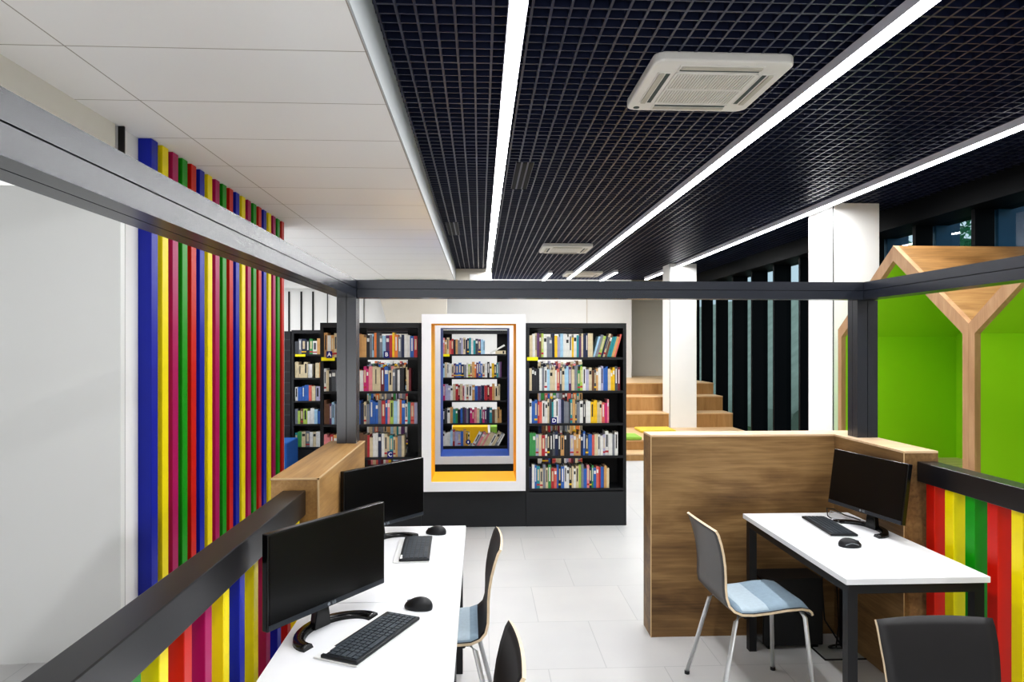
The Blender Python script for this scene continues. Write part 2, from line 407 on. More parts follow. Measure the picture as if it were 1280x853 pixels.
def slat_rail(xa, xb, ya, yb, label, slats, sx0, sx1, sw, side):
    r = empty('slatted_rail', ((xa+xb)/2, (ya+yb)/2, 0), 0, label, 'railing')
    ox, oy = (xa+xb)/2, (ya+yb)/2
    MB().box(xa-ox, ya-oy, 1.005, xb-ox, yb-oy, 1.10, M_rail).build('handrail', r, bevel=.003)
    MB().box(xa-ox+.01, ya-oy, .0, xb-ox-.01, yb-oy, .05, M_rail).build('bottom_rail', r)
    for y, c in slats:
        o = MB().box(sx0-ox, y-sw-oy, .05, sx1-ox, y-oy, 1.005, SLAT[c]).build('slat', r, bevel=.0015, smooth_bevel=1)
        o['label'] = CN[c]+' slat'
    return r
sl = [(2.61, 'y'), (2.49, 'r'), (2.37, 'b'), (2.25, 'm'), (2.13, 'y'), (2.01, 'b'), (1.888, 'y'), (1.767, 'm'), (1.647, 'r'), (1.525, 'y'), (1.405, 'g'),
      (1.285, 'm'), (1.165, 'b'), (1.045, 'y'), (.925, 'r')]
slat_rail(-.755, -.668, .7, 2.652, 'black handrail over coloured slats running beside the left desks', sl, -.745, -.68, .042, 1)
sl = [(3.15-.13*k, 'rygrygrygr'[k]) for k in range(10)]
slat_rail(2.098, 2.19, 1.8, 3.185, 'black handrail over red, yellow and green slats beside the right desk', sl, 2.12, 2.185, .058, -1)

# pergola frame of paired profiles
fr = empty('booth_frame', (.7, 3.7, 1.146), 0, 'black metal overhead frame around the computer desks, on two posts', 'frame')
ox, oy, oz = .7, 3.7, 1.146
def profile(name, a, b, ax, par, s=None):
    """square beam of four profiles with recessed joints"""
    (x0, y0, z0), (x1, y1, z1) = a, b
    g = .003
    m = MB(); q = .004
    lo = [x0-ox, y0-oy, z0-oz]; hi = [x1-ox, y1-oy, z1-oz]
    i = 'XYZ'.index(ax); o2 = [k for k in range(3) if k != i]
    l2, h2 = lo[:], hi[:]
    for k in o2: l2[k] += q; h2[k] -= q
    m.box(*l2, *h2, M_groove)
    for s1 in (0, 1):
        for s2 in (0, 1):
            l3, h3 = lo[:], hi[:]
            for k, s_ in zip(o2, (s1, s2)):
                mid = (lo[k]+hi[k])/2
                if s_ == 0: h3[k] = mid-g/2
                else: l3[k] = mid+g/2
            m.box(*l3, *h3, M_blackmetal)
    return m.build(name, par)
ZB0, ZB1 = 1.910, 2.003
profile('post', (-.747, 3.60, 1.146), (-.647, 3.70, ZB0-.001), 'Z', fr)
profile('post', (2.085, 3.68, 1.148), (2.20, 3.78, ZB0-.001), 'Z', fr)
profile('beam', (-.645, 3.62, ZB0), (2.083, 3.71, ZB1), 'X', fr)
profile('beam', (-.747, .5, ZB0), (-.647, 3.71, ZB1), 'Y', fr)
profile('beam', (2.085, .5, ZB0), (2.19, 3.78, ZB1), 'Y', fr)

# ------------------------------------------------------------------ desks
def make_desk(w, l):
    """w along x, l along y, origin centre on floor"""
    d = empty('desk')
    MB().box(-w/2, -l/2, .71, w/2, l/2, .735, M_tabletop).build('tabletop', d, bevel=.002)
    q = .04
    for sx in (-1, 1):
        for sy in (-1, 1):
            x = sx*(w/2-.035); y = sy*(l/2-.035)
            MB().box(x-q/2, y-q/2, 0, x+q/2, y+q/2, .67, M_legblk).build('leg', d)
    f = MB()
    for sy in (-1, 1):
        y = sy*(l/2-.035); f.box(-w/2+.015, y-q/2, .67, w/2-.015, y+q/2, .71, M_legblk)
    for sx in (-1, 1):
        x = sx*(w/2-.035); f.box(x-q/2, -l/2+.055, .67, x+q/2, l/2-.055, .71, M_legblk)
    f.build('apron', d)
    return d
dk = make_desk(.540, 1.035); dk.location = (-.342, 2.985, 0)
tag(dk, 'white desk farther back at left, holding the partly hidden monitor', 'desk', 'white computer desks')
dup(dk, (-.342, 1.945, 0), 0, 'white desk in the left foreground with the near monitor and keyboard', 'white computer desks')
dr = make_desk(.59, 1.06); dr.location = (1.737, 3.155, 0)
tag(dr, 'white desk at right against the walnut partition', 'desk', 'white computer desks')

# ------------------------------------------------------------------ monitors
def make_monitor():
    r = empty('monitor')
    W, Hh = .50, .288
    bz = .078
    MB().box(-W/2, -.008, bz, W/2, .016, bz+Hh, M_plastic).build('casing', r, bevel=.003)
    MB().box(-W/2+.008, -.0095, bz+.02, W/2-.008, -.0078, bz+Hh-.008, M_screen).build('screen', r)
    MB().box(-W/2+.004, -.0098, bz+.003, W/2-.004, -.0078, bz+.0185, M_bezel).build('lower_bezel', r)
    text_mesh('logo', 'LG', .013, M_greypl, r, (0.01, -.0102, bz+.0105))
    cb = MB(); ring = [(.008*math.cos(a*PI/6)-.012, .008*math.sin(a*PI/6)) for a in range(12)]
    cb.prism([(x*.7-.004, z*.7+bz+.0105) for x, z in ring], -.0106, -.0098, M_greypl, 'Y'); cb.build('logo_disc', r)
    MB().box(-W/2+.02, .016, bz+.04, W/2-.02, .036, bz+Hh-.03, M_plasticm).build('back_cover', r, bevel=.006)
    # neck
    MB().prism([(-.035, .0), (.035, .0), (.022, .09), (-.022, .09)], .03, .056, M_plastic, 'Y').build('neck', r, bevel=.003)
    # arc foot opening to the user
    a = MB(); R = .158; cy = -.045; n = 22; prev = None
    for k in range(n+1):
        th = math.radians(-8 + 196*k/n); c, s_ = math.cos(th), math.sin(th)
        h = .020 - .006*abs(c)
        ro, ri = R+.004, R-.030
        e = .72
        pts = [(ro*c, cy+ro*s_*e, 0.0), (ro*c*.985, cy+ro*s_*e*.985, h), (ri*c, cy+ri*s_*e*.98, h), ((ri-.008)*c, cy+(ri-.008)*s_*e*.97, 0.0)]
        i = len(a.v); a.v += pts
        if prev is not None:
            for j in range(4):
                a.f.append((prev+j, prev+(j+1) % 4, i+(j+1) % 4, i+j)); a.mi.append(a._m(M_plastic)); a.sm.append(True)
        else: a.f.append((i, i+1, i+2, i+3)); a.mi.append(a._m(M_plastic)); a.sm.append(False)
        prev = i
    a.f.append((prev+3, prev+2, prev+1, prev)); a.mi.append(0); a.sm.append(False)
    a.build('arc_foot', r)
    return r
mon = make_monitor(); mon.location = (-.486, 2.235, .735); mon.rotation_euler = (0, 0, math.radians(55.6))
tag(mon, 'black monitor on the near left desk, turned toward the aisle', 'monitor', 'black computer monitors')
dup(mon, (-.445, 3.225, .735), math.radians(50.5), 'black monitor on the farther left desk, half hidden behind the near one', 'black computer monitors')
mR = dup(mon, (1.930, 3.337, .735), math.radians(-79), 'black monitor on the right desk against the walnut partition', 'black computer monitors')

bpy.context.view_layer.update()
for c in kids(mR):
    if c.name.split('.')[0] in ('casing', 'screen', 'lower_bezel', 'logo', 'logo_disc', 'back_cover'):
        p = Matrix.Translation((0, .02, .15))
        c.matrix_basis = p @ Matrix.Rotation(math.radians(-8), 4, 'X') @ p.inverted() @ c.matrix_basis
# ------------------------------------------------------------------ keyboards and mice
def make_keyboard():
    r = empty('keyboard')
    L2, W2 = .178, .066
    MB().box(-L2, -W2, .0, L2, W2+.022, .006, M_whitepl).build('tray', r, bevel=.002)
    MB().box(-L2, -W2-.001, .006, L2, W2-.004, .017, M_keybase).build('body', r, bevel=.004)
    k = MB(); rows = 5; cols = 18; pw = (2*L2-.02)/cols; ph = (2*W2-.02)/(rows+.7)
    for j in range(rows):
        i = 0
        while i < cols:
            span = 5 if (j == 0 and i == 4) else 2 if (i in (0, 12) and j in (1, 2)) else 1
            x = -L2+.010+i*pw; y = -W2+.008+j*ph
            k.box(x+.0018, y+.0022, .0165, x+pw*span-.0018, y+ph-.0022, .0198, M_key)
            i += span
    k.box(-L2+.03, -W2+.008+rows*ph+.002, .0165, L2-.05, -W2+.008+rows*ph+.010, .0185, M_key)
    k.build('keys', r)
    MB().box(-L2+.010, W2-.0175, .017, -L2+.060, W2-.0075, .0178, M_white).build('label_strip', r)
    return r
kb = make_keyboard(); kb.location = (-.335, 2.152, .735); kb.rotation_euler = (0, 0, math.radians(65))
tag(kb, 'slim black keyboard in white tray on the near left desk', 'keyboard', 'slim black keyboards')
dup(kb, (-.287, 3.083, .735), math.radians(92), 'slim black keyboard on the farther left desk beside the mouse', 'slim black keyboards')
dup(kb, (1.762, 3.37, .735), math.radians(-94), 'slim black keyboard on the right desk before its monitor', 'slim black keyboards')
def make_mouse():
    r = empty('computer_mouse')
    bm = bmesh.new(); bmesh.ops.create_uvsphere(bm, u_segments=24, v_segments=14, radius=1)
    for v in bm.verts:
        x, y, z = v.co
        wid = .034*(1 - .12*y) * (1+.10*math.sin(y*2))
        v.co = Vector((x*wid + .003*(1-y*y), y*.052, (max(z, -.25)+.25)*.031*(1-.22*y)))
    me = bpy.data.meshes.new('shell'); bm.to_mesh(me); bm.free(); me.materials.append(M_plasticm)
    me.polygons.foreach_set('use_smooth', [True]*len(me.polygons))
    o = bpy.data.objects.new('shell', me); COL.objects.link(o); o.parent = r
    MB().tube([(0, .026, .026), (0, .034, .0255), (0, .041, .022)], .004, M_greypl, 8).build('scroll_wheel', r)
    pts = [(.0325+.002*math.sin(t*PI), -.035+.06*t, .014+.008*math.sin(t*PI)) for t in [i/8 for i in range(9)]]
    MB().tube(pts, .0014, M_greypl, 6).build('side_trim', r)
    return r
ms = make_mouse(); ms.location = (-.215, 2.40, .735); ms.rotation_euler = (0, 0, math.radians(72))
tag(ms, 'black wireless mouse beside the keyboard on the near left desk', 'mouse', 'black wireless mice')
dup(ms, (-.215, 3.355, .735), math.radians(75), 'black wireless mouse on the farther left desk', 'black wireless mice')
dup(ms, (1.695, 3.055, .735), math.radians(-92), 'black wireless mouse on the right desk', 'black wireless mice')

# ------------------------------------------------------------------ chairs
def make_chair():
    """plywood shell chair, faces local +x"""
    r = empty('chair')
    prof = [(.205, .425), (.20, .440), (.185, .452), (.15, .459), (.08, .456), (0, .446), (-.08, .440), (-.13, .443), (-.165, .458), (-.185, .485),
            (-.195, .52), (-.198, .56), (-.200, .61), (-.206, .66), (-.216, .71), (-.230, .76), (-.246, .805), (-.258, .83)]
    n = len(prof); NT = 10; th = .011
    def width(k):
        x, z = prof[k]
        if z < .47 and x > -.16: return .19
        if z < .60: return .19-.022*math.sin(min(1, (z-.46)/.14)*PI*.5)
        return .168+.012*min(1, (z-.60)/.17)
    def nrm(k):
        a = Vector(prof[max(0, k-1)]); b = Vector(prof[min(n-1, k+1)]); d = (b-a).normalized()
        return Vector((-d.y, d.x))
    m = MB(); F = []; B = []
    for k in range(n):
        x, z = prof[k]; nn = nrm(k); w = width(k); rf = []; rb = []
        curve = max(0, (z-.50)/.33)
        for t in range(NT+1):
            u = -1+2*t/NT
            dx = .012*curve*u*u; dz = -.006*(1 if k == n-1 else 0)*u*u
            if z < .47: dz += .006*u*u
            rf.append((x+dx, u*w, z+dz)); rb.append((x+dx+nn.x*th, u*w, z+dz+nn.y*th))
        F.append(rf); B.append(rb)
    def idx(base, k, t): return base+k*(NT+1)+t
    m.v = [p for r_ in F for p in r_] + [p for r_ in B for p in r_]
    nb = n*(NT+1)
    fi, bi, ei = m._m(M_shell), m._m(M_shellb), m._m(M_ply)
    for k in range(n-1):
        for t in range(NT):
            m.f.append((idx(0, k, t), idx(0, k+1, t), idx(0, k+1, t+1), idx(0, k, t+1))); m.mi.append(fi); m.sm.append(True)
            m.f.append((idx(nb, k, t), idx(nb, k, t+1), idx(nb, k+1, t+1), idx(nb, k+1, t))); m.mi.append(bi); m.sm.append(True)
        for t in (0, NT):
            m.f.append((idx(0, k, t), idx(nb, k, t), idx(nb, k+1, t), idx(0, k+1, t))); m.mi.append(ei); m.sm.append(False)
    for k in (0, n-1):
        for t in range(NT):
            m.f.append((idx(0, k, t), idx(0, k, t+1), idx(nb, k, t+1), idx(nb, k, t))); m.mi.append(ei); m.sm.append(False)
    m.build('seat_shell', r)
    # pad
    p = MB(); top = []; pr_ = prof[1:9]
    for k, (x, z) in enumerate(pr_):
        e = .35 if k in (0, len(pr_)-1) else 1
        row = []
        for t in range(NT+1):
            u = -1+2*t/NT
            hh = .022*e*(1-.75*abs(u)**6)
            row.append((x*.97, u*.176, z+.002+.006*u*u+hh))
        top.append(row)
    bot = [[(q[0], q[1], prof[k+1][1]-.002) for q in row] for k, row in enumerate(top)]
    b0 = len(top)*(NT+1)
    p.v = [q for r_ in top for q in r_]+[q for r_ in bot for q in r_]
    ma, mb_ = p._m(M_pad), p._m(M_padl)
    K = len(top)
    for k in range(K-1):
        for t in range(NT):
            p.f.append((k*(NT+1)+t, (k+1)*(NT+1)+t, (k+1)*(NT+1)+t+1, k*(NT+1)+t+1)); p.mi.append(mb_ if k in (K-3, K-4) else ma); p.sm.append(True)
        for t in (0, NT):
            p.f.append((k*(NT+1)+t, (k+1)*(NT+1)+t, b0+(k+1)*(NT+1)+t, b0+k*(NT+1)+t)); p.mi.append(ma); p.sm.append(True)
    for k in (0, K-1):
        for t in range(NT):
            i = k*(NT+1)+t; p.f.append((i, i+1, b0+i+1, b0+i)); p.mi.append(ma); p.sm.append(True)
    p.build('seat_pad', r)
    # underframe
    u = MB()
    for s in (-1, 1):
        u.tube([(.15, s*.13, .432), (-.13, s*.13, .418)], .010, M_legblk, 8)
    u.tube([(-.10, -.15, .418), (-.10, .15, .418)], .009, M_legblk, 8).tube([(.12, -.15, .432), (.12, .15, .432)], .009, M_legblk, 8)
    u.build('underframe', r)
    for s in (-1, 1):
        l = MB().tube([(.165, s*.15, .438), (.178, s*.163, .41), (.205, s*.20, .012)], .0105, M_chrome, 10).build('leg', r)
        MB().tube([(.205, s*.20, .016), (.205, s*.20, 0)], .0125, M_plasticm, 10).build('foot_glide', l)
        l = MB().tube([(-.125, s*.145, .425), (-.148, s*.155, .40), (-.245, s*.205, .012)], .0105, M_chrome, 10).build('leg', r)
        MB().tube([(-.245, s*.205, .016), (-.245, s*.205, 0)], .0125, M_plasticm, 10).build('foot_glide', l)
    return r
ch = make_chair(); ch.location = (1.30, 3.21, 0); ch.rotation_euler = (0, 0, math.radians(3))
tag(ch, 'plywood shell chair with pale blue seat pad facing the right desk', 'chair', 'plywood shell chairs')
dup(ch, (-.17, 2.96, 0), math.radians(181), 'plywood shell chair pushed under the farther left desk', 'plywood shell chairs')
dup(ch, (-.150, 1.87, 0), math.radians(183), 'plywood shell chair at the near left desk, only its backrest in view', 'plywood shell chairs')
dup(ch, (1.375, 1.765, 0), math.radians(-91), 'dark plywood shell chair in the right foreground, only its backrest in view', 'plywood shell chairs')

# ------------------------------------------------------------------ computer tower, cables, floor box
pc = empty('computer_tower', (1.71, 3.735, 0), 0, 'black computer tower on the floor under the right desk', 'computer')
MB().box(-.165, -.09, .02, .165, .09, .385, M_plasticm).build('case', pc, bevel=.008)
MB().box(-.172, -.085, .03, -.164, .085, .375, M_plastic).build('front_panel', pc)
for sx in (-.12, .12): MB().box(sx-.02, -.08, 0, sx+.02, .08, .02, M_plastic).build('foot', pc)
fb = empty('floor_socket_box', (1.925, 3.60, 0), 0, 'square steel floor socket cover beside the computer tower', 'socket box')
MB().box(-.105, -.085, .0, .105, .085, .006, M_steel).build('cover', fb)
MB().box(-.113, -.093, .0, .113, -.085, .005, M_groove).box(-.113, -.093, 0, -.105, .093, .005, M_groove).build('surround', fb)
def coil(cx, cy, r, z, turns, seed):
    rd = random.Random(seed); pts = []
    for k in range(int(turns*20)):
        a = k*2*PI/20
        pts.append((cx+math.cos(a)*r*(1+.15*math.sin(a*.6+seed)), cy+math.sin(a)*r*.55, z+.012*math.sin(a*.5+seed)**2))
    return pts
tag(MB().tube([(1.95, 3.80, .45), (1.94, 3.79, .30), (1.93, 3.74, .12)] + coil(1.96, 3.63, .055, .012, 1.7, 2)[4:] + [(1.99, 3.70, .1), (2.0, 3.74, .3), (2.0, 3.76, .66)], .0045, M_cable, 6).build('power_cable'),
    'black power cable looped on the floor beside the tower', 'cable')
tag(MB().tube([(2.025, 3.42, .737), (1.99, 3.55, .742), (1.90, 3.62, .76), (1.86, 3.56, .742), (1.90, 3.50, .740), (2.02, 3.45, .742)], .0025, M_cablew, 6).build('monitor_cable'),
    'thin cable curling on the right desk behind the monitor', 'cable')
tag(MB().tube([(1.97, 3.45, .752), (1.95, 3.57, .750), (1.93, 3.64, .765), (1.88, 3.62, .775), (1.86, 3.57, .745), (1.86, 3.53, .740)], .003, M_cable, 6).build('monitor_cable'),
    'black cable loop on the right desk left of the monitor', 'cable')

# ------------------------------------------------------------------ bookcases
SH = [.345, .645, .946, 1.247, 1.555]      # shelf top heights
BT = 1.87
def bookcase(x0, x1, y, depth, name_label, back=None, base=.345, xs_div=()):
    b = empty('bookcase', ((x0+x1)/2, y+depth/2, 0), 0, name_label, 'bookcase')
    ox, oy = (x0+x1)/2, y+depth/2; t = .03
    A, B_ = x0-ox, x1-ox; F_, K = -depth/2, depth/2
    for s, xx in ((0, A), (1, B_-t)):
        MB().box(xx, F_, base-.03, xx+t, K, BT-.045, M_black).build('side_panel', b)
    MB().box(A, F_, BT-.045, B_, K, BT, M_black).build('top_panel', b)
    MB().box(A, F_, 0, B_, K, base-.03, M_blackbase).build('plinth', b)
    for z in SH:
        MB().box(A+t, F_+.004, z-.022, B_-t, K, z, M_black).build('shelf', b)
    if back:
        for (a0, a1) in back:
            MB().box(a0-ox, K-.012, base, a1-ox, K, BT-.045, M_black).build('back_panel', b)
    for d in xs_div:
        MB().box(d-ox-.012, F_+.02, base, d-ox+.012, K, BT-.045, M_black).build('divider', b)
    return b
YA, YB2, YC = 6.255, 7.60, 9.0
bookcase(-1.447, -.535, YA, .28, 'black open-backed bookcase left of the white box frame', back=[(-1.417, -1.07), (-.685, -.565)])
bookcase(.422, 1.352, YA, .28, 'black open-backed bookcase right of the white box frame', back=[(.452, .552), (.985, 1.322)])
bookcase(-1.447, -.535, YB2, .28, 'black bookcase standing behind the left front bookcase')
bookcase(.422, 1.352, YB2, .28, 'black bookcase standing behind the right front bookcase')
bookcase(-.53, .40, YC, .28, 'farthest black bookcase, seen through the white box frame', back=[(-.50, -.38), (.23, .37)])
bookcase(.41, 1.55, YC, .28, 'farthest black bookcase at right behind the others', back=[(.44, .78), (1.39, 1.52)])
bookcase(-1.67, -.54, YC, .28, 'farthest black bookcase behind the left front bookcase', back=[(-1.64, -1.51), (-.97, -.57)])
bookcase(-2.45, -1.68, YC, .28, 'black bookcase at far left beside the coloured slat wall', back=[(-2.42, -1.71)])
# slatted black cabinet end at far left
cb = empty('black_cabinet', (-2.62, 9.0, 0), 0, 'black cabinet with fine horizontal joints at the far left', 'cabinet')
MB().box(-.16, 0, 0, .16, .4, 1.855, M_black).build('body', cb)
m = MB()
for k in range(13): m.box(-.155, -.006, .06+k*.14, .155, 0, .06+k*.14+.012, M_joint)
m.build('joint_strips', cb)

# books ------------------------------------------------------------
def book_mesh(mb, x, y, z, w, d, h, col, lean=0, style=0, T0=None):
    T = Matrix.Translation((x, y, z))
    if lean: T = Matrix.Translation((x, y, z)) @ Matrix.Rotation(lean, 4, 'Y')
    if T0 is not None: T = T0 @ T
    c = BM[col]; t = min(.003, w*.15)
    mb.box(0, 0, 0, t, d, h, c, T).box(w-t, 0, 0, w, d, h, c, T).box(0, -.0008, 0, w, t, h, c, T)
    mb.box(t, t, .003, w-t, d-.004, h-.004, M_page, T)
    if style == 1: mb.box(w*.12, -.0016, h*.70, w*.88, -.0006, h*.86, BM['w' if col not in 'wcs' else 'k'], T)
    elif style == 2: mb.box(0, -.0016, h*.12, w, -.0006, h*.2, BM['y' if col in 'nkbdp' else 'r'], T).box(w*.25, -.0016, h*.35, w*.75, -.0006, h*.85, BM['c' if col not in 'wc' else 'd'], T)
    elif style == 3: mb.box(w*.3, -.0016, h*.3, w*.7, -.0006, h*.9, BM['k' if col in 'wclsyLTP' else 'w'], T)
    return mb
ordn = ['first', 'second', 'third', 'fourth', 'fifth', 'sixth', 'seventh', 'eighth', 'ninth', 'tenth', 'eleventh', 'twelfth', 'thirteenth', 'fourteenth',
        'fifteenth', 'sixteenth', 'seventeenth', 'eighteenth', 'nineteenth', 'twentieth', 'twenty-first', 'twenty-second', 'twenty-third', 'twenty-fourth',
        'twenty-fifth', 'twenty-sixth', 'twenty-seventh', 'twenty-eighth', 'twenty-ninth', 'thirtieth', 'thirty-first', 'thirty-second', 'thirty-third',
        'thirty-fourth', 'thirty-fifth', 'thirty-sixth', 'thirty-seventh', 'thirty-eighth']
rowname = {4: 'top shelf', 3: 'second shelf', 2: 'third shelf', 1: 'fourth shelf', 0: 'bottom shelf'}
NB = [0]
def row(case, x0, x1, y, lvl, codes, h=.2, lean_from=None, lean=.25, stuff=None, hv=.022, gapr=0):
    z = SH[lvl] + .0005
    n = len(codes)
    rd = random.Random(hash((case, lvl)) % 1 + lvl*13 + len(case)*7 + int(x0*100))
    ws = [rd.uniform(.7, 1.4) for _ in codes]
    avail = x1-x0
    leanw = 0
    if lean_from is not None: leanw = math.sin(lean)*h + .004
    sc_ = (avail-leanw)/sum(ws)
    x = x0
    for i, c in enumerate(codes):
        w = ws[i]*sc_; c = c if c == ' ' or rd.random() > .18 else rd.choice('wwcglc'); hh = h + rd.uniform(-hv, hv); d = rd.uniform(.13, .16)
        if c == ' ': x += w; continue
        ln = lean if (lean_from is not None and i >= lean_from) else 0
        ww = w*.97
        if ln: ww = w*.97*math.cos(ln)
        st_ = rd.choice((0, 0, 1, 2, 3, 0))
        yy = y + .012 + rd.uniform(0, .012)
        if stuff is not None:
            book_mesh(stuff, x, yy, z, ww, d, hh, c, ln, st_)
        else:
            o = book_mesh(MB(), 0, 0, 0, ww, d, hh, c, 0, st_).build('book')
            o.location = (x, yy, z + (ww*math.sin(ln) if ln else 0)); o.rotation_euler = (0, ln, 0)
            word = 'leaning' if ln else ('tall' if hh > h+hv*.45 else 'short' if hh < h-hv*.45 else 'upright')
            tag(o, '%s %s book, %s from left on %s, %s bookcase' % (word, BC[c][0], ordn[i], rowname[lvl], case), 'book', 'books on the %s of the %s bookcase' % (rowname[lvl], case))
            NB[0] += 1
        x += w
R_ = 'right front'; L__ = 'left front'; C_ = 'far centre'
xa, xb = .455, 1.318
row(R_, xa, xb, YA, 4, 'cwcpBLpggnylsswmywtpwnnncsgLncBttTS', .205, 25, .28)
row(R_, xa, xb-.02, YA, 3, 'gkkkwgwsccSSdksspkcGLLccBdTwrbbcyydM', .205, None)
row(R_, xa, xa+.74, YA, 2, 'wbbrSgwcdtwrnnkgdtTdgkkBPyyTrSmP', .205)
row(R_, xa, xb-.04, YA, 1, 'GGlkrkkkdnkTkklTTTnbdbSkwwwwwww', .205)
row(R_, xa, xa+.74, YA, 0, 'ntbtcgcGrSbkbgwkcwcLgbPnGbSrbTc', .20)
xl, xr = -1.415, -.57
row(L__, xl, xr, YA, 4, 'ToTcwrPpBntoTTTkgsodlspryoknwwbr'.replace('l', 'g'), .205)
row(L__, xl, xr-.06, YA, 3, 'dckdpwltpGommmPcccMbbgdgk cM', .205)
row(L__, xl, xr, YA, 2, 'BBpswntcclkprbncgbbbgrbPLstobotSP', .205)
row(L__, xl, xr-.12, YA, 1, 'PPrTcgstBkBBBrcwwnwcktTTgd', .20)
row(L__, xl, xr-.3, YA, 0, 'kdBgwcnkb', .19)
xc, xd = -.49, .365
s = MB()
row(C_, xc, xd-.30, YC, 4, 'PTcSrkTggllnntttdpss', .20, stuff=s)
row(C_, xc, xd-.08, YC, 3, 'scwwcpbbnggLcTopbbcbkwydtgp', .19, stuff=s)
row(C_, xc, xd-.1, YC, 2, 'mlGwcrMcPgcwTbpnrMrTcc', .20, stuff=s)
row(C_, xc, xd-.08, YC, 1, 'kdwTtGkbdpgnmmPntdmpntBcTT', .19, stuff=s)
row(C_, xc, xd-.02, YC, 0, 'wwwsrMTbTyn dgPcPwkwcgw', .19, 12, .5, stuff=s)
# leaning / flat volumes on the far centre top shelf
tag(book_mesh(MB(), 0, 0, 0, .022, .16, .22, 'w', 0, 0).build('book', loc=(.13, YC+.02, SH[4]+.02)), 'white book lying tilted at the right end of the far centre top shelf', 'book').rotation_euler = (0, 1.05, 0)
tag(book_mesh(MB(), 0, 0, 0, .045, .16, .135, 'c', 0, 1).build('book', loc=(.205, YC+.02, SH[4]+.046)), 'cream book lying flat at the right end of the far centre top shelf', 'book').rotation_euler = (0, PI/2, 0)
# uncounted remainder: rear rows
rd = random.Random(3); keys = 'wcpgnblsytGkBorPTdSMcwgdk'
def rc(n): return ''.join(rd.choice(keys) for _ in range(n))
for lvl in range(5):
    row('x', -1.41, -.6, YB2, lvl, rc(26), .2, stuff=s); row('x', .46, 1.25, YB2, lvl, rc(26), .2, stuff=s)
    row('x', .45, 1.45, YC, lvl, rc(30), .2, stuff=s); row('x', -1.62, -.65, YC, lvl, rc(30), .2, stuff=s)
    row('x', -2.41, -1.85, YC, lvl, ('dgnkGwTStGtt', 'cTccw cTwgbs', 'tbbbSllll oT', 'GLBLwwsbbwwrP', 'tGtgwccwTGww')[4-lvl], .19, stuff=s)
tag(s.build('book_rows'), 'rows of books on the bookcases behind the front ones, also seen through the frame', 'books', kind='stuff')
print('individual books', NB[0])

def sign(x, y, z, ch_, label, w=.052):
    s_ = empty('shelf_sign', (x, y, z), 0, label, 'sign')
    MB().box(-w/2, -.004, 0, w/2, 0, .062, M_bluesign).build('plate', s_)
    text_mesh('letter', ch_, .05, M_white, s_, (0, -.0052, .031))
sign(-1.362, YA-.006, 1.555-.005, 'A', 'small blue shelf sign with white letter A')
sign(-.848, YA-.006, 1.555-.005, 'B', 'small blue shelf sign with white letter B')
sign(-.815, YA-.006, .640, 'C', 'small blue shelf sign with white letter C')
sign(.68, YA-.006, .946-.005, 'D', 'small blue shelf sign with white letter D')
sg = empty('shelf_sign', (-.155, YC-.006, .37), 0, 'small round dark blue sign on the far centre bottom shelf', 'sign')
MB().prism([(.032*math.cos(a*PI/8), .032*math.sin(a*PI/8)+.03) for a in range(16)], -.004, 0, M_bluesign, 'Y').build('plate', sg)
MB().prism([(.010*math.cos(a*PI/8), .016*math.sin(a*PI/8)+.03) for a in range(16)], -.006, -.004, M_white, 'Y').build('mark', sg)
for (x0, x1, y, z, lb) in ((-1.435, -1.315, YA, 1.555, 'under the A sign'), (.432, .532, YA, 1.555, 'on the right front bookcase'),
                           (-2.40, -2.27, YC, 1.555, 'on the far left bookcase'), (-.485, -.40, YC, 1.555, 'on the far centre bookcase')):
    tag(MB().box(x0, y-.006, z-.030, x1, y-.0005, z+.002, M_yellow).build('shelf_marker'), 'yellow shelf marker strip '+lb, 'marker', 'yellow shelf markers')

# ------------------------------------------------------------------ box frames
def box_frame(x0, x1, z0, z1, y0, y1, mat_in, label, wd=.085, front=None):
    b = empty('box_frame', ((x0+x1)/2, (y0+y1)/2, z0), 0, label, 'frame')
    ox, oy = (x0+x1)/2, (y0+y1)/2; a, c = x0-ox, x1-ox; f, k = y0-oy, y1-oy; H_ = z1-z0
    ft = .02
    MB().box(a, f, 0, a+wd, f+ft, H_, M_frame).box(c-wd, f, 0, c, f+ft, H_, M_frame).box(a+wd, f, 0, c-wd, f+ft, wd, M_frame).box(a+wd, f, H_-wd, c-wd, f+ft, H_, M_frame).build('white_face', b)
    t = .02
    m = MB().box(a+wd-t, f+ft, wd-t, a+wd, k, H_-wd+t, mat_in).box(c-wd, f+ft, wd-t, c-wd+t, k, H_-wd+t, mat_in)
    m.box(a+wd, f+ft, wd-t, c-wd, k, wd, mat_in).box(a+wd, f+ft, H_-wd, c-wd, k, H_-wd+t, mat_in)
    m.build('reveal', b)
    MB().box(a, f+ft, .0, a+wd-t-.001, k, H_, M_frame).box(c-wd+t+.001, f+ft, .0, c, k, H_, M_frame).build('outer_side', b)
    return b
box_frame(-.522, .411, .352, 1.945, 6.14, 6.66, M_yellowbox, 'white box frame with yellow reveal between the two front bookcases')
box_frame(-.522, .411, .352, 1.945, 7.57, 8.13, M_bluebox, 'white box frame with blue reveal, seen through the yellow one')
tag(MB().box(-.534, 6.26, 0, .421, 6.52, .351, M_blackbase).build('plinth'), 'black plinth under the yellow and white box frame', 'plinth')
tag(MB().box(-.534, 7.605, 0, .421, 7.86, .351, M_blackbase).build('plinth'), 'black plinth under the blue box frame behind', 'plinth')

tag(MB().box(-3.0, 8.3, .03, -2.31, 8.8, .50, M_bluepouf).box(-3.0, 8.3, .0, -2.31, 8.8, .03, M_black).build('pouf', bevel=.02), 'blue upholstered block seat beside the end of the slat wall', 'seat')

